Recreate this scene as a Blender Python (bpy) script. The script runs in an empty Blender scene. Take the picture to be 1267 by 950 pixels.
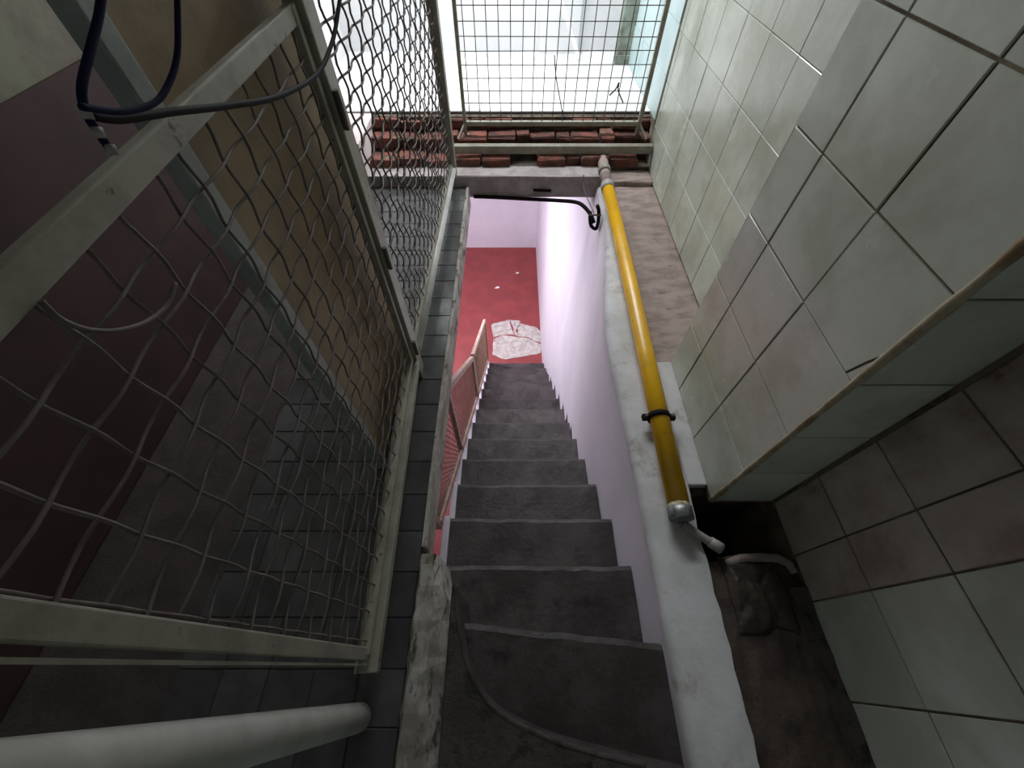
import bpy, bmesh, math, random
from mathutils import Vector, Matrix
random.seed(7)
sc = bpy.context.scene
COL = sc.collection

# ------------------------------------------------------------------ camera
F, CX, CY, W, H = 490.0, 635.0, 475.0, 1267, 950
PITCH = math.radians(55); CAMZ = 1.6
cd = bpy.data.cameras.new('camera'); cam = bpy.data.objects.new('camera', cd); COL.objects.link(cam)
cd.sensor_fit = 'HORIZONTAL'; cd.sensor_width = 36; cd.lens = F / W * 36
cd.shift_x = (W / 2 - CX) / W
cd.clip_start = 0.02
cam.location = (0, 0, CAMZ); cam.rotation_euler = (math.pi / 2 - PITCH, 0, 0)
sc.camera = cam

# ------------------------------------------------------------------ world, lamps, exposure
world = bpy.data.worlds.new('world'); sc.world = world; world.use_nodes = True
world.node_tree.nodes['Background'].inputs[0].default_value = (0.80, 0.90, 0.86, 1)
world.node_tree.nodes['Background'].inputs[1].default_value = 0.15

def area(name, loc, target, sx, sy, power, col):
    l = bpy.data.lights.new(name, 'AREA'); l.shape = 'RECTANGLE'; l.size = sx; l.size_y = sy
    l.energy = power; l.color = col
    o = bpy.data.objects.new(name, l); COL.objects.link(o); o.location = loc
    o.rotation_euler = (Vector(target) - Vector(loc)).to_track_quat('-Z', 'Y').to_euler()
    return o
area('bright_room_ceiling_offscreen', (-0.1, 4.05, 2.55), (-0.1, 4.0, 0), 1.8, 0.5, 95, (0.95, 0.98, 1.0))
# the lower room is plainly lit from its own side (railing shadows fall across the steps); its source is hidden by the slab
area('lower_room_ceiling_offscreen', (-1.4, 3.9, -0.32), (-0.9, 3.9, -2.4), 0.12, 1.2, 120, (0.95, 0.91, 1.0))
sc.view_settings.view_transform = 'Standard'; sc.view_settings.look = 'None'
sc.view_settings.gamma = 1; sc.view_settings.use_curve_mapping = False
sc.view_settings.exposure = 0.0

# ------------------------------------------------------------------ helpers
CP, SP = math.cos(PITCH), math.sin(PITCH)
def U(px, py, x=None, y=None, z=None):
    """photo pixel -> point on the plane x=, y= or z= that the thing touches"""
    t = (CY - py) / F
    d = Vector(((px - CX) / F, CP + t * SP, -SP + t * CP))
    if x is not None: s = x / d.x
    elif y is not None: s = y / d.y
    else: s = (z - CAMZ) / d.z
    return Vector((0, 0, CAMZ)) + d * s

def tag(o, label=None, cat=None, group=None, kind=None):
    if label: o['label'] = label
    if cat: o['category'] = cat
    if group: o['group'] = group
    if kind: o['kind'] = kind
    return o

def link(name, me, mat=None, parent=None):
    o = bpy.data.objects.new(name, me); COL.objects.link(o)
    if mat is not None and me is not None and len(me.materials) == 0: me.materials.append(mat)
    if parent is not None: o.parent = parent
    return o

def empty(name, loc=(0, 0, 0), rz=0):
    o = bpy.data.objects.new(name, None); COL.objects.link(o); o.location = loc; o.rotation_euler = (0, 0, rz)
    o.empty_display_size = 0.05
    return o

class MB:
    def __init__(self): self.v = []; self.f = []; self.smooth = []
    def add(self, vs, fs, smooth=False):
        b = len(self.v); self.v += [tuple(v) for v in vs]
        for f in fs: self.f.append([i + b for i in f]); self.smooth.append(smooth)
        return self
    def box(self, x0, x1, y0, y1, z0, z1):
        return self.add([(x0,y0,z0),(x1,y0,z0),(x1,y1,z0),(x0,y1,z0),(x0,y0,z1),(x1,y0,z1),(x1,y1,z1),(x0,y1,z1)],
            [(3,2,1,0),(4,5,6,7),(0,1,5,4),(1,2,6,5),(2,3,7,6),(3,0,4,7)])
    def bar(self, a, b, w, h, up=(0,0,1)):
        a, b = Vector(a), Vector(b); d = (b - a).normalized(); up = Vector(up)
        s = d.cross(up)
        if s.length < 1e-4: s = d.cross(Vector((1,0,0)))
        s.normalize(); u = s.cross(d).normalized()
        vs = []
        for p in (a, b):
            for i, j in ((-1,-1),(1,-1),(1,1),(-1,1)): vs.append(p + s * (i * w / 2) + u * (j * h / 2))
        return self.add(vs, [(0,1,2,3),(7,6,5,4),(0,4,5,1),(1,5,6,2),(2,6,7,3),(3,7,4,0)])
    def prism(self, pts, z0, z1):
        n = len(pts)
        vs = [(p[0], p[1], z0) for p in pts] + [(p[0], p[1], z1) for p in pts]
        fs = [list(range(n))[::-1], [n + i for i in range(n)]] + [(i, (i + 1) % n, n + (i + 1) % n, n + i) for i in range(n)]
        return self.add(vs, fs)
    def tube(self, pts, r, sides=10, cap=True, radii=None):
        pts = [Vector(p) for p in pts]; n = len(pts)
        up = Vector((0, 0, 1)); vs = []; prev = None
        for i, p in enumerate(pts):
            d = (pts[min(i + 1, n - 1)] - pts[max(i - 1, 0)]).normalized()
            if prev is None:
                a = d.cross(up)
                if a.length < 1e-3: a = d.cross(Vector((1, 0, 0)))
            else: a = prev - d * prev.dot(d)
            a.normalize(); prev = a; b = d.cross(a)
            rr = radii[i] if radii else r
            for k in range(sides):
                t = 2 * math.pi * k / sides
                vs.append(p + a * (rr * math.cos(t)) + b * (rr * math.sin(t)))
        fs = []
        for i in range(n - 1):
            for k in range(sides):
                k2 = (k + 1) % sides
                fs.append((i*sides+k, i*sides+k2, (i+1)*sides+k2, (i+1)*sides+k))
        self.add(vs, fs, True)
        if cap:
            b = len(self.v) - len(vs)
            self.f.append([b + k for k in range(sides)][::-1]); self.smooth.append(False)
            self.f.append([b + (n-1)*sides + k for k in range(sides)]); self.smooth.append(False)
        return self
    def mesh(self, name):
        me = bpy.data.meshes.new(name); me.from_pydata(self.v, [], self.f)
        me.polygons.foreach_set('use_smooth', self.smooth)
        me.update()
        bm = bmesh.new(); bm.from_mesh(me); bmesh.ops.recalc_face_normals(bm, faces=bm.faces); bm.to_mesh(me); bm.free()
        return me
    def build(self, name, mat, parent=None, bevel=0, rough=0, cuts=0):
        me = self.mesh(name)
        if bevel or rough:
            bm = bmesh.new(); bm.from_mesh(me)
            if bevel:
                bmesh.ops.bevel(bm, geom=[e for e in bm.edges if len(e.link_faces) == 2 and e.calc_face_angle(0) > 0.6],
                                offset=bevel, segments=2, affect='EDGES', profile=0.5)
            if cuts:
                bmesh.ops.subdivide_edges(bm, edges=[e for e in bm.edges if e.calc_length() > 0.05], cuts=cuts, use_grid_fill=True)
            if rough:
                for v in bm.verts: v.co += Vector((random.uniform(-1,1), random.uniform(-1,1), random.uniform(-1,1))) * rough
            bm.to_mesh(me); bm.free()
        return link(name, me, mat, parent)

def smooth_path(pts, n=8):
    pts = [Vector(p) for p in pts]; out = []
    P = [pts[0]] + pts + [pts[-1]]
    for i in range(1, len(P) - 2):
        for k in range(n):
            t = k / n; a, b, c, d = P[i-1], P[i], P[i+1], P[i+2]
            out.append(0.5 * ((2*b) + (c-a)*t + (2*a-5*b+4*c-d)*t*t + (3*b-a-3*c+d)*t**3))
    out.append(pts[-1]); return out

# ------------------------------------------------------------------ materials
def mat(name, c1, c2=None, rough=0.6, scale=6, lo=0.4, hi=0.62, c3=None, s3=25, lo3=0.58, hi3=0.66, bump=0.0, bscale=60, rnd=0.0, spec=0.5, metal=0.0, stretch=(1,1,1), rvar=0.0):
    m = bpy.data.materials.new(name); m.use_nodes = True; nt = m.node_tree; N = nt.nodes; L = nt.links
    bs = N['Principled BSDF']; bs.inputs['Roughness'].default_value = rough; bs.inputs['Metallic'].default_value = metal
    bs.inputs['Specular IOR Level'].default_value = spec
    geo = N.new('ShaderNodeNewGeometry'); mp = N.new('ShaderNodeMapping'); mp.inputs['Scale'].default_value = stretch
    L.new(geo.outputs['Position'], mp.inputs['Vector'])
    def noise(s, det=6):
        n = N.new('ShaderNodeTexNoise'); n.inputs['Scale'].default_value = s; n.inputs['Detail'].default_value = det
        n.inputs['Roughness'].default_value = 0.65; L.new(mp.outputs[0], n.inputs['Vector']); return n.outputs['Fac']
    def ramp(f, a, b):
        r = N.new('ShaderNodeMapRange'); r.inputs['From Min'].default_value = a; r.inputs['From Max'].default_value = b
        r.interpolation_type = 'SMOOTHSTEP'; L.new(f, r.inputs['Value']); return r.outputs[0]
    def mix(f, a, b, mode='MIX'):
        x = N.new('ShaderNodeMix'); x.data_type = 'RGBA'; x.blend_type = mode
        if hasattr(f, 'is_linked'): L.new(f, x.inputs[0])
        else: x.inputs[0].default_value = f
        for s, i in ((a, 6), (b, 7)):
            if hasattr(s, 'is_linked'): L.new(s, x.inputs[i])
            else: x.inputs[i].default_value = (*s, 1)
        return x.outputs[2]
    col = None
    if c2: col = mix(ramp(noise(scale), lo, hi), c1, c2)
    if c3: col = mix(ramp(noise(s3, 8), lo3, hi3), col if col else c1, c3)
    if rnd:
        oi = N.new('ShaderNodeObjectInfo'); r = N.new('ShaderNodeMapRange'); L.new(oi.outputs['Random'], r.inputs['Value'])
        r.inputs['To Min'].default_value = 1 - rnd; r.inputs['To Max'].default_value = 1 + rnd * 0.4
        cmb = N.new('ShaderNodeCombineColor'); [L.new(r.outputs[0], cmb.inputs[i]) for i in range(3)]
        col = mix(1.0, col if col else c1, cmb.outputs[0], 'MULTIPLY')
    if col is not None: L.new(col, bs.inputs['Base Color'])
    else: bs.inputs['Base Color'].default_value = (*c1, 1)
    if rvar:
        r = N.new('ShaderNodeMapRange'); L.new(noise(scale * 1.7), r.inputs['Value'])
        r.inputs['From Min'].default_value = 0.3; r.inputs['From Max'].default_value = 0.7
        r.inputs['To Min'].default_value = max(0.05, rough - rvar); r.inputs['To Max'].default_value = min(1, rough + rvar)
        L.new(r.outputs[0], bs.inputs['Roughness'])
    if bump:
        b = N.new('ShaderNodeBump'); b.inputs['Strength'].default_value = bump; b.inputs['Distance'].default_value = 0.01
        L.new(noise(bscale, 8), b.inputs['Height']); L.new(b.outputs[0], bs.inputs['Normal'])
    m['mixer'] = 0
    return m

M = {}
M['tile'] = mat('glazed_wall_tile', (0.62, 0.66, 0.58), (0.50, 0.53, 0.44), rough=0.22, scale=3.0, rnd=0.12, rvar=0.08, c3=(0.36, 0.34, 0.24), s3=4.0, lo3=0.66, hi3=0.8)
M['grout'] = mat('dirty_grout', (0.12, 0.10, 0.068), (0.27, 0.23, 0.155), rough=0.9, scale=7, bump=0.4)
M['bead'] = mat('cream_corner_mortar', (0.42, 0.37, 0.26), (0.26, 0.19, 0.11), rough=0.9, scale=14)
M['tile_blue'] = mat('pale_blue_wall_tile', (0.50, 0.62, 0.62), (0.42, 0.54, 0.55), rough=0.35, scale=3, rnd=0.08)
M['rust_tile'] = mat('rust_stained_tile', (0.56, 0.53, 0.45), (0.34, 0.255, 0.21), rough=0.4, scale=3.5, lo=0.35, hi=0.68, c3=(0.10, 0.035, 0.025), s3=7, lo3=0.62, hi3=0.74, rnd=0.1, rvar=0.1)
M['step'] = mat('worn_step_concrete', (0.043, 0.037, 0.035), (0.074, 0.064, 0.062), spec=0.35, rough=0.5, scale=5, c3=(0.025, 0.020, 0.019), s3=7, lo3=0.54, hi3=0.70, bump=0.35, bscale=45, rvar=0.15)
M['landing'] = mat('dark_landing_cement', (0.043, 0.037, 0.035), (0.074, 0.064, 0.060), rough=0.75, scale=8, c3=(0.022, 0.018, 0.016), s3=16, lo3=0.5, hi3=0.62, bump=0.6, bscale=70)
M['white'] = mat('whitewashed_plaster', (0.70, 0.69, 0.71), (0.56, 0.56, 0.56), rough=0.8, scale=3.5, c3=(0.33, 0.30, 0.25), s3=6, lo3=0.55, hi3=0.72, bump=0.25, bscale=25)
M['lower_paint'] = mat('lilac_white_paint', (0.76, 0.73, 0.80), (0.70, 0.67, 0.75), rough=0.6, scale=1.2)
M['curb'] = mat('peeling_plaster', (0.50, 0.48, 0.44), (0.30, 0.265, 0.22), rough=0.9, scale=9, lo=0.42, hi=0.60, c3=(0.12, 0.10, 0.08), s3=14, lo3=0.54, hi3=0.62, bump=0.8, bscale=40, stretch=(1.6, 0.6, 1))
M['floor_tile'] = mat('dark_floor_tile', (0.095, 0.098, 0.095), (0.065, 0.067, 0.065), rough=0.2, scale=5, rnd=0.25, rvar=0.08)
M['pink'] = mat('pink_bare_cement', (0.40, 0.31, 0.285), (0.27, 0.21, 0.19), rough=0.85, scale=6, c3=(0.10, 0.07, 0.06), s3=12, lo3=0.63, hi3=0.70, bump=0.4, bscale=50, stretch=(1, 2.5, 1))
M['mud'] = mat('dark_mud', (0.040, 0.028, 0.024), (0.085, 0.062, 0.050), rough=0.8, scale=7, bump=0.7, bscale=40)
M['slab'] = mat('rough_slab', (0.065, 0.050, 0.047), (0.045, 0.035, 0.033), rough=0.9, scale=8, bump=0.5)
M['mortar'] = mat('old_mortar', (0.15, 0.12, 0.09), (0.055, 0.04, 0.035), rough=0.95, scale=12, bump=0.8, bscale=50)
M['brick'] = mat('red_brick', (0.22, 0.070, 0.048), (0.09, 0.045, 0.036), rough=0.9, scale=14, c3=(0.17, 0.135, 0.105), s3=10, lo3=0.56, hi3=0.66, bump=0.7, bscale=60, rnd=0.5)
M['lintel'] = mat('grey_lintel_plaster', (0.44, 0.40, 0.40), (0.32, 0.28, 0.27), rough=0.9, scale=9, c3=(0.10, 0.07, 0.06), s3=8, lo3=0.68, hi3=0.74, bump=0.4)
M['steel'] = mat('dirty_cream_painted_steel', (0.34, 0.325, 0.265), (0.25, 0.235, 0.185), rough=0.5, scale=10, c3=(0.10, 0.07, 0.05), s3=30, lo3=0.62, hi3=0.70, bump=0.1)
M['steel_dark'] = mat('brown_painted_steel', (0.14, 0.12, 0.10), (0.09, 0.075, 0.06), rough=0.5, scale=10)
M['wire'] = mat('galvanised_wire', (0.16, 0.135, 0.12), (0.11, 0.09, 0.08), rough=0.65, scale=20, metal=0.1)
M['wire_dark'] = mat('dark_wire', (0.08, 0.075, 0.075), rough=0.5, metal=0.4)
M['white_pipe'] = mat('white_painted_pipe', (0.74, 0.75, 0.72), (0.62, 0.62, 0.58), rough=0.4, scale=7, c3=(0.25, 0.22, 0.17), s3=22, lo3=0.64, hi3=0.74)
M['post_paint'] = mat('greyish_post_paint', (0.46, 0.47, 0.43), (0.37, 0.37, 0.33), rough=0.45, scale=6, c3=(0.14, 0.12, 0.09), s3=26, lo3=0.66, hi3=0.74)
M['yellow'] = mat('yellow_gas_pipe_paint', (0.85, 0.47, 0.012), (0.74, 0.40, 0.012), rough=0.28, scale=5, c3=(0.40, 0.17, 0.02), s3=16, lo3=0.66, hi3=0.74)
M['galv'] = mat('galvanised_cap', (0.34, 0.36, 0.37), (0.18, 0.18, 0.18), rough=0.45, scale=25, metal=0.6)
M['brass'] = mat('thread_tape', (0.62, 0.58, 0.42), (0.35, 0.25, 0.08), rough=0.6, scale=60)
M['black'] = mat('black_rubber', (0.012, 0.009, 0.010), rough=0.7, spec=0.12)
M['blue_cable'] = mat('navy_cable', (0.010, 0.012, 0.040), rough=0.8, spec=0.12)
M['tan'] = mat('tan_hardboard', (0.30, 0.225, 0.13), (0.23, 0.17, 0.10), rough=0.7, scale=5, bump=0.15)
M['bluegrey'] = mat('pale_grey_post_paint', (0.34, 0.37, 0.35), (0.24, 0.26, 0.25), rough=0.6, scale=8)
M['dado'] = mat('dark_maroon_wall', (0.040, 0.018, 0.018), (0.055, 0.026, 0.025), rough=0.8, scale=3)
M['upper_left'] = mat('grey_green_wall', (0.22, 0.22, 0.165), (0.165, 0.145, 0.12), rough=0.9, scale=4)
M['white_floor'] = mat('white_floor_tile', (0.72, 0.72, 0.73), (0.66, 0.66, 0.67), rough=0.25, scale=2, rnd=0.05)
M['white_wall'] = mat('white_room_wall', (0.74, 0.74, 0.75), (0.68, 0.68, 0.69), rough=0.7, scale=2)
M['pinkwhite'] = mat('pinkish_white_plaster', (0.74, 0.66, 0.66), (0.64, 0.55, 0.54), rough=0.85, scale=5)
M['red_floor'] = mat('red_oxide_floor', (0.29, 0.052, 0.050), (0.235, 0.043, 0.043), rough=0.6, scale=4, c3=(0.20, 0.03, 0.03), s3=18, lo3=0.62, hi3=0.75)
M['screed'] = mat('chipped_cream_screed', (0.55, 0.53, 0.49), (0.42, 0.38, 0.35), rough=0.9, scale=10, c3=(0.33, 0.24, 0.21), s3=18, lo3=0.55, hi3=0.64, bump=0.6)
M['rail_pink'] = mat('peach_painted_steel', (0.50, 0.38, 0.32), (0.38, 0.24, 0.17), rough=0.55, scale=12)
M['rusty_mesh'] = mat('rusty_expanded_metal', (0.36, 0.22, 0.15), (0.24, 0.13, 0.08), rough=0.6, scale=15)
M['green_jamb'] = mat('grey_green_wood', (0.24, 0.28, 0.23), (0.12, 0.13, 0.10), rough=0.7, scale=6)
M['rag'] = mat('brown_plastic_rag', (0.060, 0.045, 0.036), (0.036, 0.027, 0.023), rough=0.6, scale=12, bump=0.5, bscale=30)
M['paper'] = mat('white_scrap', (0.8, 0.78, 0.78), rough=0.8)
M['pvc'] = mat('grey_white_pvc', (0.42, 0.39, 0.38), (0.33, 0.30, 0.29), rough=0.5, scale=12)
M['ceiling'] = mat('grey_ceiling', (0.40, 0.39, 0.37), rough=0.9)

# ------------------------------------------------------------------ tiles as single pieces
_tc = {}
def tile_mesh(w, h, th, ch, m):
    key = (round(w, 3), round(h, 3), th, m)
    if key not in _tc:
        a, b = w / 2, h / 2; i, j = a - ch, b - ch
        mb = MB().add([(-a,-b,0),(a,-b,0),(a,b,0),(-a,b,0),(-a,-b,th-ch),(a,-b,th-ch),(a,b,th-ch),(-a,b,th-ch),(-i,-j,th),(i,-j,th),(i,j,th),(-i,j,th)],
            [(3,2,1,0),(0,1,5,4),(1,2,6,5),(2,3,7,6),(3,0,4,7),(4,5,9,8),(5,6,10,9),(6,7,11,10),(7,4,8,11),(8,9,10,11)])
        me = mb.mesh('tile'); me.materials.append(M[m]); _tc[key] = me
    return _tc[key]
def tile(parent, axis, base, u0, u1, v0, v1, m, gap=0.0055, th=0.0045, wob=0.0012, name='tile', ch=0.002):
    """axis '-x' : u=y, v=z, faces -x.  '-y' : u=x, v=z.  '+z' : u=x, v=y"""
    w, h = u1 - u0 - gap, v1 - v0 - gap
    if w < 0.01 or h < 0.01: return None
    o = link(name, tile_mesh(w, h, th, ch, m), None, parent)
    uc, vc = (u0 + u1) / 2, (v0 + v1) / 2; j = random.uniform(-wob, wob)
    if axis == '-x': R = Matrix(((0,0,-1),(-1,0,0),(0,1,0))); loc = (base + j, uc, vc)
    elif axis == '-y': R = Matrix(((1,0,0),(0,0,-1),(0,1,0))); loc = (uc, base + j, vc)
    elif axis == '+y': R = Matrix(((-1,0,0),(0,0,1),(0,1,0))); loc = (uc, base + j, vc)
    else: R = Matrix.Identity(3); loc = (uc, vc, base + j)
    R = R @ Matrix.Rotation(random.uniform(-wob, wob) * 2.5, 3, 'X') @ Matrix.Rotation(random.uniform(-wob, wob) * 2.5, 3, 'Y')
    o.matrix_local = Matrix.Translation(loc) @ R.to_4x4()
    return o

ZR = [0.012, 0.295, 0.563, 0.831, 1.10, 1.37, 1.64, 1.91]
XW = 1.05
# ------------------------------------------------------------------ right wall with its tiled pier
wr = MB().box(XW + 0.008, XW + 0.2, -0.9, 3.27, -0.7, 2.7).build('wall_right', M['grout'])
tag(wr, 'white tiled side wall with dirty grout running beside the stairwell', 'wall', kind='structure')
fy = [0.53, 0.81, 1.01, 1.285, 1.56, 1.83, 2.105, 2.38, 2.655, 2.93, 3.20, 3.27]
for a, b in zip(fy, fy[1:]):
    if b <= 1.27 : continue
    for z0, z1 in zip(ZR, ZR[1:]): tile(wr, '-x', XW + 0.008, a, b, z0, z1, 'tile', gap=0.0028, th=0.0045)
ny = [-0.9, -0.66, -0.38, -0.104, 0.172, 0.325, 0.525]
for a, b in zip(ny, ny[1:]):
    for k, (z0, z1) in enumerate(zip(ZR, ZR[1:])):
        tile(wr, '-x', XW + 0.008, a, b, z0, z1, 'rust_tile' if a > 0.15 else 'tile')

PX, PY0, PY1 = 0.80, 0.53, 1.255
wp = MB().box(PX + 0.008, XW + 0.006, PY0 + 0.008, PY1 - 0.008, -0.02, 2.7).build('wall_pier', M['grout'])
tag(wp, 'tiled pier jutting out of the tiled wall beside the yellow pipe', 'pier', kind='structure')
for a, b in ((PY0, 0.815), (0.815, 1.08), (1.08, PY1)):
    for k, (z0, z1) in enumerate(zip(ZR, ZR[1:])):
        if a == PY0 and k == 3:      # the cracked tile: two shards with an open crack
            zc = (z0, z1)
            for pts in (((a+.045, z0+.002), (b-.002, z0+.002), (b-.002, z1-.002), (a+.002, z1-.002), (a+.002, z0+.14), (a+.03, z0+.06)),
                        ((a+.002, z0+.002), (a+.038, z0+.002), (a+.023, z0+.058), (a+.002, z0+.128))):
                n = len(pts); vs = [(PX + .008, p[0], p[1]) for p in pts] + [(PX + .0035, p[0], p[1]) for p in pts]
                MB().add(vs, [list(range(n)), [n + i for i in range(n)][::-1]] + [(i, (i+1) % n, n + (i+1) % n, n + i) for i in range(n)]).build('tile_shard', M['tile'], wp)
            continue
        tile(wp, '-x', PX + 0.008, a, b, z0, z1, 'tile')
for z0, z1 in zip(ZR, ZR[1:]): tile(wp, '-y', PY0 + 0.008, PX, XW, z0, z1, 'tile')
for z0, z1 in zip(ZR, ZR[1:]):
    tile(wp, '+y', PY1 - 0.008, PX, XW, z0, z1, 'tile')
# worn cream mortar bead down the pier's outer corner
pts = [(PX + 0.009, PY0 + 0.009, z * 0.045) for z in range(0, 60)]
MB().tube(pts, 0.010, 8, radii=[random.uniform(0.008, 0.0125) for _ in pts]).build('corner_bead', M['bead'], wp)

wb = MB().box(XW, XW + 0.2, 3.27, 4.9, -0.1, 2.7).build('wall_bright_side', M['grout'])
tag(wb, 'pale bluish tiled wall of the bright room past the wire screen', 'wall', kind='structure')
for a in range(4):
    for k in range(6): tile(wb, '-x', XW, 3.28 + a * 0.4, 3.68 + a * 0.4, 0.315 + k * 0.27, 0.585 + k * 0.27, 'tile_blue', gap=0.002)

# ------------------------------------------------------------------ stair shaft wall and parapet
def xin(y):
    ks = [(-0.9, 0.53), (0.05, 0.522), (0.62, 0.52), (1.17, 0.503), (2.0, 0.493), (2.83, 0.478), (3.66, 0.454), (6.8, 0.448)]
    for (a, p), (b, q) in zip(ks, ks[1:]):
        if a <= y <= b: return p + (q - p) * (y - a) / (b - a)
    return ks[-1][1]
def xtop(y):
    t = min(1, max(0, (y - 1.3) / 1.3)); t = t * t * (3 - 2 * t)
    return xin(min(y, 2.95)) * (1 - t) + 0.632 * t
ys = [-0.9 + 0.055 * i for i in range(71)]; ys = [y for y in ys if y < 2.94] + [2.95, 2.96, 3.15, 3.4, 3.7, 4.0, 4.4, 5.0, 5.8, 6.74]
mb = MB(); rings = []
for y in ys:
    xb = xin(y); x0 = xtop(y); j = [random.uniform(-.0025, .0025) for _ in range(5)]
    if y > 2.955:            # past the lintel the wall runs on under the slab
        t = min(1, (y - 2.95) / 1.4); x0 = 0.632 + (xb - 0.632) * t * t * (3 - 2 * t); xm = xb + (x0 - xb) * 0.62
        rings.append([(xb, y, -3.3), (xm, y, -0.9), (x0, y, -0.2), (x0, y, -0.15), (x0 + .004, y, -0.1), (0.69, y, -0.1), (0.722, y, -0.1), (0.725, y, -0.12), (0.725, y, -3.3)])
        continue
    rings.append([(xb, y, -3.3), (xb + (x0 - xb) * 0.62, y, -0.9), (x0 + j[0], y, -0.03), (x0 + 0.006 + j[1], y, 0.0), (x0 + 0.028, y, 0.014 + j[2]), (0.68, y, 0.020 + j[3]), (0.722 + j[4] * 2, y, 0.012), (0.725 + j[3], y, -0.02), (0.725, y, -3.3)])
n = len(rings[0])
vs = [p for r in rings for p in r]; fs = []
for i in range(len(rings) - 1):
    for k in range(n): fs.append((i*n+k, i*n+(k+1) % n, (i+1)*n+(k+1) % n, (i+1)*n+k))
fs += [list(range(n)), [(len(rings)-1)*n + k for k in range(n)][::-1]]
o = mb.add(vs, fs, True).build('wall_stair_side', M['white'])
o.data.materials.append(M['lower_paint'])
for p in o.data.polygons:
    if p.center.z < -0.2: p.material_index = 1
o.data.set_sharp_from_angle(angle=0.9)
tag(o, 'lilac white wall beside the steps with a low whitewashed parapet carrying the yellow pipe', 'wall', kind='structure')
o = MB().box(-3.0, 0.72, 6.74, 6.9, -3.3, -0.1).build('wall_lower_back', M['lower_paint'])
tag(o, 'lilac white end wall behind the red floor downstairs', 'wall', kind='structure')
o = MB().box(-3.1, -3.0, -1.0, 6.9, -3.3, -0.1).build('wall_lower_left', M['lower_paint'])
tag(o, 'white wall of the lower room opposite the stair wall', 'wall', kind='structure')
o = MB().box(-3.0, 0.5, -1.0, -0.9, -3.3, -0.2).build('wall_lower_front', M['lower_paint'])
tag(o, 'lower room wall underneath the top landing', 'wall', kind='structure')

# ------------------------------------------------------------------ lower floor
ZL = -3.295
fl = MB().box(-3.0, 0.72, -0.9, 6.74, ZL - 0.1, ZL).build('floor_lower', M['red_floor'])
tag(fl, 'red oxide cement floor at the foot of the stairs', 'floor', kind='structure')
def z3(x, y): return (540 + x / 5.28, 380 + y / 5.28)
for poly in ([(355,115),(430,95),(480,83),(500,165),(508,185),(430,178),(375,200)],
             [(486,83),(550,90),(545,120),(520,140),(527,188),(506,165)],
             [(552,110),(640,130),(690,165),(690,238),(600,198),(535,190),(527,140)],
             [(375,208),(430,186),(515,194),(600,206),(690,246),(680,300),(590,320),(450,345),(365,310)]):
    q = []
    for a, b in zip(poly, poly[1:] + poly[:1]):
        for t in (0, 0.33, 0.66):
            q.append((a[0] + (b[0]-a[0])*t + random.uniform(-5, 5), a[1] + (b[1]-a[1])*t + random.uniform(-3, 3)))
    P = [U(*z3(*p), z=ZL) for p in q]
    MB().prism([(p.x, p.y) for p in P], ZL, ZL + 0.006).build('exposed_screed', M['screed'], fl)
for px, py, s in ((640, 338, 0.022), (615, 356, 0.03)):
    c = U(px, py, z=ZL)
    o = MB().add([(-s*1.6,-s*.5,0.002),(s*.4,-s*.7,0.002),(s*1.7,s*.3,0.004),(s*.2,s*.8,0.012),(-s*1.6,-s*.5,0.004),(s*.4,-s*.7,0.005),(s*1.7,s*.3,0.007),(s*.2,s*.8,0.016)],
                 [(3,2,1,0),(4,5,6,7),(0,1,5,4),(1,2,6,5),(2,3,7,6),(3,0,4,7)]).build('paper_scrap', M['paper'])
    o.location = (c.x, c.y, ZL)
    tag(o, 'smaller white paper scrap on the red floor, closer to the end wall' if s < 0.025 else 'larger white paper scrap on the red floor, closer to the chipped patch', 'litter', 'paper scraps on the red floor')

# ------------------------------------------------------------------ staircase
Y0, RUN, ZS, RISE = 0.345, 0.276, -0.292, 0.231
st = empty('staircase', (0, 0, ZL))
tag(st, 'steep flight of worn grey cement steps going down to the red floor', 'staircase', kind='structure')
def step(k):
    ztop = ZS - RISE * k; yf = Y0 + RUN * k; yb = yf - RUN - 0.05
    xl = {-1: -0.19, 0: -0.29, 1: -0.335, 2: -0.345}.get(k, -0.36); xr = xin(yf) - 0.001
    sk0, sk1 = (0.046, -0.015) if k == -1 else (random.uniform(-.004, .004), random.uniform(-.004, .004))
    if k == -1: yf = 0.069; yb = -0.5
    nx = 16; zb = max(ztop - 0.5, ZL)
    prof = []   # from back-top to nose to bottom
    vs, fs = [], []
    for i in range(nx + 1):
        t = i / nx; x = xl + (xr - xl) * t; jy = random.uniform(-.004, .003); jz = random.uniform(-.002, .002)
        wear = -0.006 * math.sin(math.pi * t)
        y = yf + sk0 * (1 - t) + sk1 * t + jy
        vs += [(x, yb, ztop + 0.002), (x, (yb + y) / 2, ztop + wear), (x, y - 0.02, ztop + wear + jz), (x, y - 0.003, ztop - 0.006 + wear + jz), (x, y, ztop - 0.02), (x, y - 0.01, ztop - 0.06), (x, y - 0.012, zb), (x, yb, zb)]
    n = 8
    for i in range(nx):
        for q in range(n): fs.append((i*n+q, i*n+(q+1) % n, (i+1)*n+(q+1) % n, (i+1)*n+q))
    fs += [list(range(n)), [nx*n+q for q in range(n)][::-1]]
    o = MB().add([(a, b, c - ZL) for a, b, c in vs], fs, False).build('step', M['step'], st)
    if 1 <= k <= 12:
        MB().box(xl - 0.03, xl + 0.004, yf - RUN + 0.01, yf + 0.004, zb - ZL, ztop + 0.022 - ZL).build('stringer_block', M['lower_paint'], st, bevel=0.004)
for k in range(-1, 13): step(k)

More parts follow.
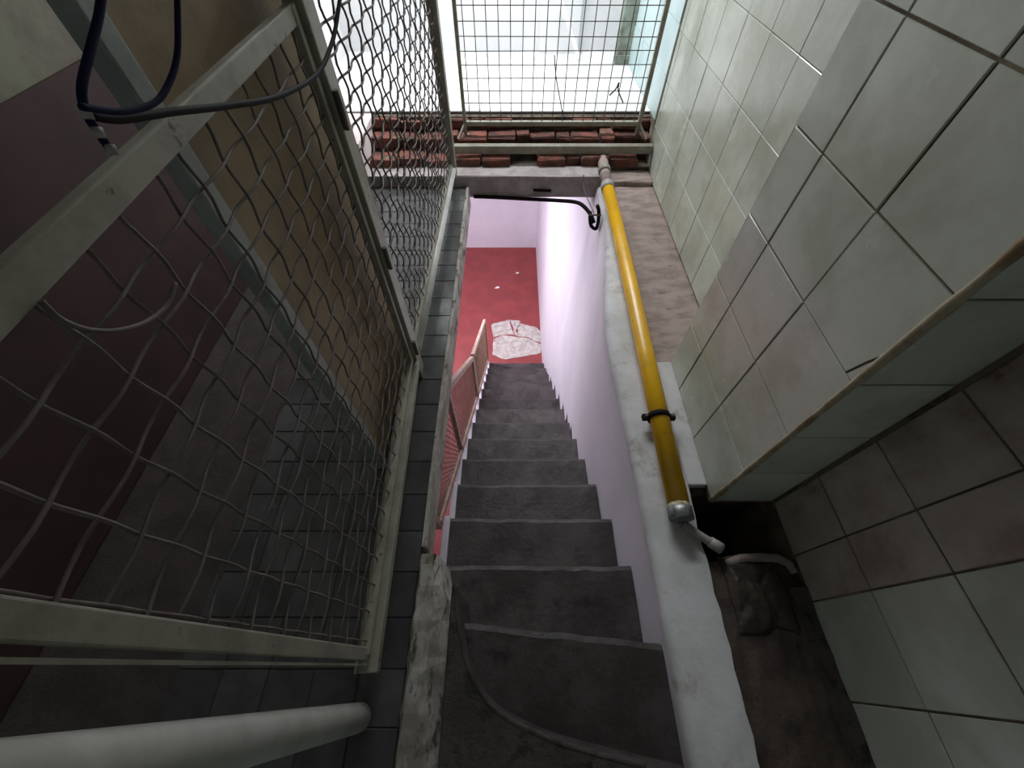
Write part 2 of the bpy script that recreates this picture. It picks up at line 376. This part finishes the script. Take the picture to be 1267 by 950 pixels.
# top landing with its rounded nosing
cur = [U(563, 722, z=0.17), U(565, 760, z=0.17), U(572, 805, z=0.17), U(588, 848, z=0.17), U(618, 884, z=0.17), U(680, 916, z=0.17), U(740, 935, z=0.17), U(800, 950, z=0.17)]
cur = smooth_path([(p.x, p.y, 0) for p in cur], 5)
pts = [(-0.20, cur[0].y)] + [(p.x, p.y) for p in cur] + [(0.515, -0.26), (0.515, -0.9), (-0.20, -0.9)]
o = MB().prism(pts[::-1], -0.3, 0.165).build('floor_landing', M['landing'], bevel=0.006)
tag(o, 'dark grimy cement landing with a rounded nosing at the head of the stairs', 'landing', kind='structure')
lip = MB().tube([(p.x, p.y, 0.158) for p in cur], 0.009, 8).build('nosing', M['landing'], o)

# left curb with flaking plaster
def curb():
    mb = MB(); vs, fs = [], []
    yy = [-0.9 + i * 0.035 for i in range(36)]; n = 7
    for y in yy:
        f = min(1, max(0, (y - 0.0) / 0.35)); xr = -0.195 - 0.085 * f
        r = lambda a: random.uniform(-a, a)
        vs += [(-0.347, y, -0.18), (-0.346 + r(.003), y, 0.02), (-0.335 + r(.004), y, 0.042 + r(.004)), (-0.28 + r(.01), y, 0.05 + r(.005)), (xr - 0.012 + r(.008), y, 0.035 + r(.006)), (xr + r(.006), y, 0.0 + r(.005)), (xr, y, -0.5)]
    for i in range(len(yy) - 1):
        for q in range(n): fs.append((i*n+q, i*n+(q+1) % n, (i+1)*n+(q+1) % n, (i+1)*n+q))
    fs += [list(range(n)), [(len(yy)-1)*n+q for q in range(n)][::-1]]
    return mb.add(vs, fs).build('trim_1', M['curb'])
tag(curb(), 'low curb with flaking whitish plaster along the edge of the landing', 'curb', kind='structure')

# ------------------------------------------------------------------ upper floors and slabs
sl = MB().box(-1.6, -0.35, -0.9, 2.95, -0.18, -0.008).build('floor', M['slab'])
tag(sl, 'dark tiled floor strip between the mesh fence and the stair opening', 'floor', kind='structure')
edge = MB().box(-0.352, -0.335, 0.36, 2.95, -0.16, 0.006).build('slab_edge', M['curb'], sl, rough=0.002, cuts=8)
y = -0.9
ty = []
while y < 2.94: ty.append(y); y += 0.1465
ty.append(2.95)
for i in range(5):
    for a, b in zip(ty, ty[1:]):
        tile(sl, '+z', -0.008, -0.352 - 0.15 * (i + 1), -0.352 - 0.15 * i, a, b, 'floor_tile', gap=0.003, wob=0.0008)
o = MB().box(0.725, XW + 0.008, 1.25, 2.95, -0.2, 0.0).build('floor_ledge', M['pink'], rough=0.002, cuts=10)
tag(o, 'bare pinkish cement ledge between the yellow pipe and the tiled wall', 'ledge', kind='structure')
o = MB().box(0.725, PX + 0.01, 0.60, 1.25, -0.06, 0.012).build('floor_pier_strip', M['white'], bevel=0.006)
tag(o, 'narrow whitewashed strip squeezed between the yellow pipe and the tiled pier', 'ledge', kind='structure')
o = MB().box(0.725, XW + 0.008, -0.9, 0.31, -0.4, -0.012).build('floor_gutter', M['mud'], rough=0.004, cuts=12)
tag(o, 'muddy dark gutter floor along the foot of the white tiled wall', 'gutter', kind='structure')
o2 = MB().tube([(0.80, 0.30, -0.012), (0.86, 0.318, -0.004), (0.93, 0.322, -0.002), (1.0, 0.318, -0.002), (1.035, 0.30, -0.004), (1.045, 0.27, -0.01)], 0.016, 8).build('rounded_lip', M['pink'], o)
o = MB().box(0.725, XW + 0.008, 0.31, 0.60, -0.6, -0.42).build('floor_drain_pit', M['mud'])
tag(o, 'black drain pit at the foot of the tiled pier', 'pit', kind='structure')
MB().box(0.727, XW + 0.007, 0.565, 0.60, -0.42, -0.021).build('pit_side', M['mud'], o)
mb = MB()
yy = [-0.88 + i * 0.05 for i in range(23)]
vs, fs = [], []
for y in yy:
    r = random.uniform
    vs += [(XW + .006, y, -0.02), (XW - 0.045 + r(-.008, .008), y, -0.02), (XW - 0.03 + r(-.006, .006), y, 0.01 + r(-.006, .006)), (XW + .006, y, 0.02 + r(-.004, .004))]
for i in range(len(yy) - 1):
    for q in range(4): fs.append((i*4+q, i*4+(q+1) % 4, (i+1)*4+(q+1) % 4, (i+1)*4+q))
o = mb.add(vs, fs + [(0,1,2,3), tuple((len(yy)-1)*4+q for q in (3,2,1,0))]).build('baseboard_right', M['landing'])
tag(o, 'rough cement fillet where the gutter meets the white tiled wall', 'skirting', kind='structure')

# far slab, broken brick edge, lintel
tl = MB().box(-1.6, XW, 3.46, 4.9, -0.1, 0.305).build('floor_bright_room', M['mortar'])
tag(tl, 'glaring white tiled floor of the bright room behind the wire screen', 'floor', kind='structure')
for i in range(6):
    for j in range(4):
        x0 = -1.6 + i * 0.45; x1 = min(XW, x0 + 0.45); y0 = 3.45 + j * 0.36
        tile(tl, '+z', 0.305, x0, x1, y0, min(4.9, y0 + 0.36), 'white_floor', gap=0.003, th=0.010, wob=0.0005)
bl = MB().box(-1.08, XW, 3.13, 3.46, -0.1, 0.05).box(-1.08, XW, 3.28, 3.46, 0.05, 0.135).box(-1.08, XW, 3.40, 3.46, 0.135, 0.295).build('trim_2', M['mortar'])
tag(bl, 'hacked open slab edge of broken red bricks and mortar above the lintel', 'brickwork', kind='structure')
def brick(x0, x1, y0, y1, z0, z1):
    mb = MB().box(x0, x1, y0, y1, z0, z1)
    mb.build('brick', M['brick'], bl, bevel=0.007, rough=0.006)
for (yf, yb, z0, z1) in ((3.375, 3.455, 0.225, 0.292), (3.255, 3.395, 0.140, 0.222), (3.10, 3.275, 0.055, 0.137)):
    x = -1.08
    while x < XW - 0.03:
        w = random.choice((0.22, 0.22, 0.2, 0.11)); x1 = min(XW, x + w)
        if random.random() > 0.10:
            j = random.uniform(-0.03, 0.015)
            brick(x + 0.006, x1 - 0.006, yf + j, yb, z0, z1 - random.uniform(0, .02))
        x = x1
lt = MB().box(-1.08, 0.70, 2.95, 3.12, -0.09, 0.075).build('trim_3', M['lintel'], bevel=0.008, rough=0.002, cuts=4)
tag(lt, 'grey plastered lintel over the way down to the lower room', 'lintel', kind='structure')
MB().bar(U(660, 235, y=2.946), U(682, 236, y=2.946), 0.01, 0.016).build('rust_slot', M['black'], lt)
o = MB().box(0.70, XW, 2.95, 3.12, -0.1, 0.035).build('trim_4', M['pink'], bevel=0.01, rough=0.003, cuts=4)
tag(o, 'stub of rough cement under the bricks beside the yellow pipe top', 'cement', kind='structure')
o = MB().box(-1.6, -1.08, 2.95, 3.46, -0.1, 0.30).build('trim_5', M['pinkwhite'], bevel=0.006)
tag(o, 'pinkish plastered block next to the brick edge behind the crimped mesh', 'step', kind='structure')
o = MB().box(-3.0, 0.72, 3.12, 6.9, -0.16, -0.1).build('ceiling_lower', M['lower_paint'])
tag(o, 'underside of the slab above the lower room', 'ceiling', kind='structure')
o = MB().box(-3.0, -1.6, -0.9, 2.95, -0.2, -0.1).build('ceiling_lower_side', M['lower_paint'])
tag(o, 'underside of the slab left of the mesh fence', 'ceiling', kind='structure')

# ------------------------------------------------------------------ upper room walls
wl = MB().box(-1.7, -1.6, -0.9, 2.9, -0.1, 2.7).build('wall_left', M['upper_left'])
tag(wl, 'greyish upper wall above a dark maroon dado behind the gate', 'wall', kind='structure')
MB().box(-1.6, -1.585, -0.9, 2.9, 0.0, 1.09).build('dado', M['dado'], wl)
o = MB().box(-1.7, -1.6, 2.9, 4.9, -0.1, 2.7).build('wall_bright_left', M['white_wall'])
tag(o, 'white wall of the bright room seen through the crimped mesh fence', 'wall', kind='structure')
wk = MB().box(-1.7, 1.25, 4.8, 5.0, -0.1, 2.7).build('wall_back', M['white_wall'])
tag(wk, 'white far wall of the bright room', 'wall', kind='structure')
o = MB().box(-1.7, 1.25, -1.6, 5.0, 2.7, 2.8).build('ceiling', M['ceiling'])
tag(o, 'plain ceiling over the stair head and the bright room', 'ceiling', kind='structure')

# ------------------------------------------------------------------ gate and fence on the open side
def crimp(n, pitch, amp, phase, r, axis, start, end):
    """one crimped wire; crossing every pitch, bending over and under"""
    pts = []
    L0 = start; k = -1
    steps = int(round((end - start) / pitch * 3)); 
    for i in range(steps + 1):
        t = start + (end - start) * i / steps
        a = amp * math.cos(math.pi * (t - start) / pitch + phase * math.pi)
        pts.append((a, t, 0) if axis == 'y' else (a, 0, t))
    return MB().tube(pts, r, 5).mesh('wire')
PY, PZ = 0.076, 0.0585
def mesh_fill(parent, y0, y1, z0, z1, m, r=0.0032, amp=0.007):
    ny = int((y1 - y0) / PY); nz = int((z1 - z0) / PZ)
    oy = (y1 - y0 - (ny) * PY) / 2 ; oz = (z1 - z0 - nz * PZ) / 2
    V = [crimp(0, PZ, amp, p, r, 'z', z0, z1) for p in (0, 1)]
    Hh = [crimp(0, PY, amp, p, r, 'y', y0, y1) for p in (1, 0)]
    for me in V + Hh: me.materials.append(m)
    for i in range(ny + 1):
        o = link('wire', V[i % 2], None, parent); o.location = (random.uniform(-.001, .001), y0 + oy + i * PY, 0); o.rotation_euler = (random.uniform(-.004, .004), 0, 0)
    for j in range(nz + 1):
        o = link('wire', Hh[j % 2], None, parent); o.location = (random.uniform(-.001, .001), 0, z0 + oz + j * PZ); o.rotation_euler = (random.uniform(-.004, .004), 0, 0)

A, B = Vector((-0.442, -0.06)), Vector((-0.482, 1.25))
rz = math.atan2(-(B.x - A.x), B.y - A.y); LG = (B - A).length
gate = empty('mesh_gate', (A.x, A.y, 0), rz)
tag(gate, 'grey steel gate of square crimped wire mesh beside the stair head', 'gate')
MB().bar((0, 0.078, 0.15), (0, 0.092, 1.385), 0.034, 0.016, up=(1, 0, 0)).build('frame_stile', M['steel'], gate, bevel=0.003)
MB().bar((0, 0.052, 0.15), (0, 0.062, 1.38), 0.005, 0.012, up=(1, 0, 0)).build('edge_strip', M['steel'], gate)
MB().box(-0.012, 0.012, LG - 0.118, LG - 0.096, 0.148, 1.375).build('frame_stile', M['steel'], gate, bevel=0.003)
MB().box(-0.009, 0.009, 0.085, LG - 0.096, 1.340, 1.376).build('top_rail', M['steel'], gate, bevel=0.003)
MB().box(-0.014, 0.014, 0.075, LG - 0.096, 0.150, 0.175).build('lower_rail', M['steel'], gate, bevel=0.003)
mesh_fill(gate, 0.085, LG - 0.11, 0.165, 1.345, M['wire'], r=0.0027, amp=0.0038)
# a bent loose wire hooked into the gate mesh
pts = [U(*p, x=-0.438) for p in ((50, 372), (75, 395), (110, 408), (150, 408), (185, 396), (208, 375), (217, 350))]
o = MB().tube(smooth_path(pts, 5), 0.003, 6).build('loose_wire', M['wire'])
tag(o, 'loose bent wire hooked across the gate mesh', 'wire')

fr = empty('threshold_rail', (A.x, A.y, 0), rz)
tag(fr, 'wide dirty cream steel rail running under the mesh gate', 'rail')
MB().box(-0.034, 0.034, 0.03, LG - 0.09, 0.095, 0.135).build('channel', M['steel'], fr, bevel=0.004)
MB().box(-0.030, -0.022, 0.03, LG - 0.09, 0.135, 0.146).build('stop_strip', M['steel'], fr)
gp = empty('gate_post', (A.x, A.y, 0), rz)
tag(gp, 'olive grey steel post between the mesh gate and the mesh fence', 'post')
MB().box(-0.020, 0.026, LG - 0.088, LG - 0.012, 0.0, 1.46).build('shaft', M['steel'], gp, bevel=0.004)
for z in (0.17, 0.66, 1.12):
    MB().tube([(0.034, LG - 0.080, z), (0.034, LG - 0.080, z + 0.09)], 0.008, 8).build('hinge', M['steel_dark'], gp)

# near round post
foot = U(447, 887, z=0.012); topp = U(0, 978, x=-0.452); topp = foot + (topp - foot) * 1.3; d = (topp - foot)
pts = [foot + d * t for t in (0, 0.01, 0.02, 0.3, 0.6, 1.0)]
o = MB().tube(pts, 0.037, 20, radii=[0.024, 0.033, 0.037, 0.037, 0.037, 0.037]).build('round_post', M['post_paint'])
tag(o, 'thick round off-white painted steel post at the gate end', 'post')

f2 = empty('mesh_fence', (B.x, B.y, 0), math.atan2(-(-0.452 - B.x), 2.98 - B.y))
tag(f2, 'fence panel of crimped wire mesh over a white bottom pipe', 'fence')
L2 = 1.72
o = MB().tube([(0.005, 0.0, 0.115), (0.005, L2, 0.115)], 0.028, 14).build('bottom_pipe', M['white_pipe'], f2)
MB().box(-0.018, 0.012, 0.01, L2, 0.145, 0.165).build('bottom_strip', M['steel'], f2)
MB().box(-0.02, 0.02, 0.0, L2, 1.44, 1.48).build('top_rail', M['steel'], f2)
MB().box(-0.03, 0.03, L2 - 0.01, L2 + 0.05, 0.0, 1.48).build('post', M['steel'], f2, bevel=0.004)
mesh_fill(f2, 0.005, L2 - 0.01, 0.16, 1.445, M['wire'], r=0.0034, amp=0.0062)

# board and post behind the gate
o = MB().box(-0.575, -0.56, 0.72, 1.48, 0.0, 1.5).build('hardboard_sheet', M['tan'], bevel=0.002)
tag(o, 'tan hardboard sheet standing upright behind the gate mesh', 'board')
o = MB().box(-0.585, -0.548, 0.675, 0.718, 0.0, 1.5).build('timber_post', M['bluegrey'], bevel=0.004)
tag(o, 'pale grey upright timber along the edge of the tan board', 'post')

# ------------------------------------------------------------------ wire screen at the far end of the opening
YS = 3.30
sn = empty('wire_screen', (0, YS, 0.22))
tag(sn, 'welded wire grid screen with flat side bars above the brick edge', 'screen')
XL, XR = -0.362, 0.945
MB().box(XL - 0.012, XL + 0.012, -0.012, 0.012, 0.0, 1.3).build('side_bar', M['steel'], sn)
MB().box(XR - 0.014, XR + 0.014, -0.012, 0.012, 0.0, 1.3).build('side_bar', M['steel'], sn)
MB().box(XL, XR, -0.015, 0.015, 0.055, 0.085).build('bottom_bar', M['steel'], sn, bevel=0.003)
MB().box(XL, XR, -0.012, 0.012, 1.28, 1.3).build('top_bar', M['steel'], sn)
vw = MB().tube([(0, 0, 0.06), (0, 0, 1.29)], 0.0032, 6).mesh('wire'); vw.materials.append(M['wire'])
hw = MB().tube([(XL, 0.005, 0), (XR, 0.005, 0)], 0.0028, 6).mesh('wire'); hw.materials.append(M['wire'])
x = XL + 0.04
while x < XR - 0.02:
    o = link('wire', vw, None, sn); o.location = (x, 0, 0); o.rotation_euler = (0, random.uniform(-.006, .006), 0); x += 0.0765
z = 0.125
while z < 1.27:
    o = link('wire', hw, None, sn); o.location = (0, 0, z); o.rotation_euler = (0, random.uniform(-.004, .004), 0); z += 0.0745
for x in (XL, XR):
    MB().bar((x + (-0.05 if x < 0 else 0.05), -0.095, 0.0), (x, 0, 0.07), 0.014, 0.014).build('brace', M['steel'], sn)
cb = empty('cross_bar', (0, 3.17, 0.137))
tag(cb, 'dirty cream angle iron laid across the bricks in front of the screen', 'bar')
MB().box(-0.445, XW - 0.004, -0.025, -0.019, 0.005, 0.060).build('flange', M['steel'], cb, bevel=0.002)
MB().box(-0.445, XW - 0.004, -0.019, 0.025, 0.054, 0.060).build('web', M['steel'], cb, bevel=0.002)
# bits of wire tangled in the screen
pts = [U(*p, y=YS - 0.02) for p in ((686, 68), (688, 95), (692, 118), (696, 140))]
o = MB().tube(smooth_path(pts, 4), 0.004, 6).build('dangling_wire', M['wire_dark'])
tag(o, 'thin dark wire dangling down the middle of the grid screen', 'wire')
pts = [U(*p, y=YS - 0.02) for p in ((754, 118), (762, 110), (766, 102), (765, 112), (771, 127))]
o = MB().tube(smooth_path(pts, 4), 0.005, 6).build('wire_knot', M['wire_dark'])
tag(o, 'small twisted wire knot tied low on the grid screen', 'wire')

# bright room things
o = MB().box(0.93, XW - 0.002, 4.45, 4.56, 0.315, 2.6).build('door_jamb', M['green_jamb'], bevel=0.006)
tag(o, 'grey green wooden door post at the edge of the bright room', 'door post', kind='structure')
MB().box(0.915, XW - 0.002, 4.435, 4.45, 0.315, 0.385).build('plinth', M['green_jamb'], o, bevel=0.004)
o = MB().box(0.245, 0.61, 4.74, 4.8, 0.315, 2.7).build('trim_6', M['white_wall'], bevel=0.004)
tag(o, 'shallow white pilaster on the far wall of the bright room', 'pilaster', kind='structure')
a, b = U(717, 74, z=0.322), U(694, 0, y=4.70)
o = MB().bar(a, b, 0.022, 0.022).build('white_lath', M['paper'])
tag(o, 'thin white lath leaning against the far wall of the bright room', 'lath')

# ------------------------------------------------------------------ pipes
pp = empty('gas_pipe', (0.64, 0.5, 0.02))
tag(pp, 'yellow painted gas pipe lying along the whitewashed parapet', 'pipe')
off = Vector((0.64, 0.5, 0.02))
def rel(*ps): return [Vector(p) - off for p in ps]
P0, P1, P2 = U(839, 622, z=0.072), U(772, 316, z=0.072), U(752, 232, z=0.075)
P3 = U(748, 212, z=0.09); P4 = U(745, 196, z=0.11)
MB().tube(rel(P0, P0.lerp(P1, .5), P1, P2), 0.042, 20).build('tube', M['yellow'], pp)
MB().tube(rel(P2, P3, P4), 0.038, 16).build('upper_tube', M['pink'], pp)
d = (P3 - P2).normalized()
MB().tube(rel(P2 - d * 0.03, P2 + d * 0.035), 0.047, 16).build('coupling', M['pvc'], pp)
MB().tube(rel(P3 - d * 0.02, P3 + d * 0.03), 0.046, 16).build('coupling', M['steel'], pp)
d = (P0 - P1).normalized()
MB().tube(rel(P0, P0 + d * 0.035), 0.040, 16).build('thread', M['brass'], pp)
MB().tube(rel(P0 + d * 0.018, P0 + d * 0.022, P0 + d * 0.062, P0 + d * 0.066), 0.05, 8, radii=[0.044, 0.050, 0.050, 0.044]).build('end_cap', M['galv'], pp)
C = U(815, 516, z=0.072)
cl = MB().tube(rel(C - d * 0.012, C + d * 0.012), 0.050, 20).build('clamp', M['black'], pp)
for s in (-1, 1):
    q = C + Vector((s * 0.058, 0, 0))
    MB().box(-0.014, 0.014, -0.012, 0.012, -0.014, 0.010).build('clamp_ear', M['black'], cl).location = q - off
    MB().tube([(0, 0, -0.02), (0, 0, 0.022)], 0.007, 6).build('bolt', M['steel_dark'], cl).location = q - off
    # short ears
a = [U(845, 648, z=0.045), U(862, 660, z=0.035), U(878, 670, z=0.03), U(888, 676, z=0.028)]
o = empty('drain_stub', a[0]); tag(o, 'short greyish white plastic pipe stub below the yellow pipe cap', 'pipe')
MB().tube([p - a[0] for p in a], 0.016, 12).build('tube', M['pvc'], o)
MB().tube([a[2] - a[0], a[3] - a[0], a[3] + (a[3] - a[2]) * 0.5 - a[0]], 0.021, 12).build('socket', M['pvc'], o)

# black hose under the lintel
yl = 2.93
pts = [U(a, b, y=c) for a, b, c in ((586, 243, yl), (612, 244, yl), (650, 246, yl), (690, 248, 2.88), (712, 250, 2.80), (722, 255, 2.72), (731, 266, 2.64), (735, 276, 2.60))]
h = empty('black_hose', pts[0]); tag(h, 'black hose strung under the grey lintel with a wired end', 'hose')
MB().tube([p - pts[0] for p in smooth_path(pts, 5)], 0.014, 10).build('tube', M['black'], h)
e = [U(*p, y=2.59) for p in ((730, 262), (731, 278), (737, 283), (740, 276), (741, 262), (739, 254))]
MB().tube([p - pts[0] for p in smooth_path(e, 5)], 0.013, 8).build('bent_end', M['black'], h)
e = [U(a, b, y=c) for a, b, c in ((722, 216, 2.93), (722, 232, 2.85), (727, 246, 2.7), (735, 264, 2.57))]
MB().tube([p - pts[0] for p in smooth_path(e, 5)], 0.004, 6).build('tie_wire', M['wire_dark'], h)
MB().tube([p - pts[0] for p in (U(728, 266, y=2.57), U(744, 266, y=2.57))], 0.006, 6).build('tie_wire', M['steel_dark'], h)

# crumpled rag in the gutter
from mathutils import noise as mn
NG = 36; vs, fs = [], []
for sgn in (0, 1):
    for i in range(NG + 1):
        for j in range(NG + 1):
            u, v = i / NG * 2 - 1, j / NG * 2 - 1; q = Vector((u * 1.3 + 5, v * 1.3 + 2, 1.0))
            edge = max(0, 1 - max(abs(u), abs(v)) ** 4)
            wob = 1 + 0.22 * mn.noise(Vector((u * 1.2, v * 1.2, 9)))
            hz = edge * (0.008 + 0.026 * abs(mn.noise(q * 1.1)) + 0.008 * abs(mn.noise(q * 3))) + 0.004
            vs.append((u * 0.105 * wob + 0.015 * mn.noise(q), v * 0.12 * wob, hz if sgn else 0.0))
n1 = (NG + 1) ** 2
for i in range(NG):
    for j in range(NG):
        a = i * (NG + 1) + j; f = (a, a + 1, a + NG + 2, a + NG + 1)
        fs.append(f[::-1]); fs.append(tuple(k + n1 for k in f))
ring = [i * (NG + 1) for i in range(NG + 1)] + [NG * (NG + 1) + j for j in range(1, NG + 1)] + [i * (NG + 1) + NG for i in range(NG - 1, -1, -1)] + list(range(NG - 1, 0, -1))
for a, b in zip(ring, ring[1:] + ring[:1]): fs.append((a, b, b + n1, a + n1))
me = MB().add(vs, fs, True).mesh('crumpled_rag')
o = link('crumpled_rag', me, M['rag']); c = U(938, 735, z=0); o.location = (c.x, c.y, -0.012)
tag(o, 'crumpled brown plastic rag lying in the muddy gutter', 'rag')

# ------------------------------------------------------------------ cables by the gate head
def cable(name, px, x, r, m, label, close=None):
    pts = [U(p[0], p[1], x=(p[2] if len(p) > 2 else x)) for p in px]
    o = MB().tube(smooth_path(pts, 6), r, 8).build(name, m); tag(o, label, 'cable', 'cables hanging by the gate head'); return o
cable('power_cable', [(424, -30), (419, 10), (411, 52), (392, 92), (345, 119), (280, 131), (215, 138), (150, 147), (110, 142)], -0.40, 0.0045, M['black'],
      'black cable sagging over the top rail of the mesh gate')
bc = cable('network_cable', [(128, -30), (122, 20), (108, 75), (101, 112), (108, 142), (122, 165), (140, 190)], -0.40, 0.0038, M['blue_cable'],
      'navy blue cable hanging down with pale tags on it')
for px, py in ((106, 138), (121, 162), (137, 183)):
    c = U(px, py, x=-0.398); d = Vector((0.001, -0.006, -0.010))
    MB().tube([c - d * 0.25, c + d * 0.5], 0.0050, 6).build('tag', M['pvc'], bc)
cable('loop_cable', [(218, -30), (220, 20), (219, 70), (208, 105), (190, 128), (150, 138), (100, 132)], -0.38, 0.0032, M['blue_cable'],
      'navy cable looping down into the dark beside the black cable')

# ------------------------------------------------------------------ railing down the open side of the stairs
XRAIL = -0.375
def railing(name, segs, label, w):
    ya, za = segs[0][0], segs[0][2]
    r = empty(name, (XRAIL, ya, za)); tag(r, label, 'railing', 'mesh railing panels beside the steps')
    def p(y, z): return (0, y - ya, z - za)
    mb = MB()
    for n, (y0, y1, b0, b1, t0, t1) in enumerate(segs):
        MB().bar(p(y0, b0), p(y1, b1), 0.03, 0.035).build('bottom_bar', M['rail_pink'], r)
        MB().bar(p(y0, t0), p(y1, t1), 0.03, 0.04).build('top_bar', M['rail_pink'], r)
        if n == 0: MB().bar(p(y0, b0 - 0.03), p(y0, t0), 0.03, 0.03, up=(0, 1, 0)).build('post', M['rail_pink'], r)
        MB().bar(p(y1, b1 - 0.03), p(y1, t1), 0.03, 0.03, up=(0, 1, 0)).build('post', M['rail_pink'], r)
        Ly = y1 - y0; hm = ((t0 - b0) + (t1 - b1)) / 2; reach = hm / 1.6
        Z = lambda y, v: (b0 + (b1 - b0) * y / Ly) + v * ((t0 + (t1 - t0) * y / Ly) - (b0 + (b1 - b0) * y / Ly))
        for s in (1, -1):        # strands of the expanded metal, both diagonals
            u = -reach / 2
            while u < Ly + reach / 2:
                e = [(u + s * (v - 0.5) * reach, v) for v in (0.0, 1.0)]
                if s < 0: e = e[::-1]
                (ya_, va), (yb_, vb) = e
                k = (vb - va) / (yb_ - ya_)
                if ya_ < 0: va, ya_ = va + k * (0 - ya_), 0
                if yb_ > Ly: vb, yb_ = vb + k * (Ly - yb_), Ly
                if yb_ - ya_ > 0.004:
                    mb.bar(p(y0 + ya_, Z(ya_, va)), p(y0 + yb_, Z(yb_, vb)), 0.003, 0.006, up=(0, 1, 0))
                u += w
    o = mb.build('expanded_metal', M['rusty_mesh'], r); o['kind'] = 'stuff'
def zn(y): return ZS - RISE * ((y - Y0) / RUN)
railing('mesh_railing', [(0.56, 1.25, -0.43, zn(1.25) + 0.05, -0.22, -0.24), (1.25, 2.24, zn(1.25) + 0.05, zn(2.24) + 0.05, -0.24, -1.20)],
        'longer rusty mesh railing panel running from under the slab edge', 0.036)
railing('mesh_railing', [(2.30, 3.64, zn(2.30) + 0.05, zn(3.64) + 0.08, -1.24, -2.16)], 'peach framed mesh railing panel by the lowest steps', 0.036)
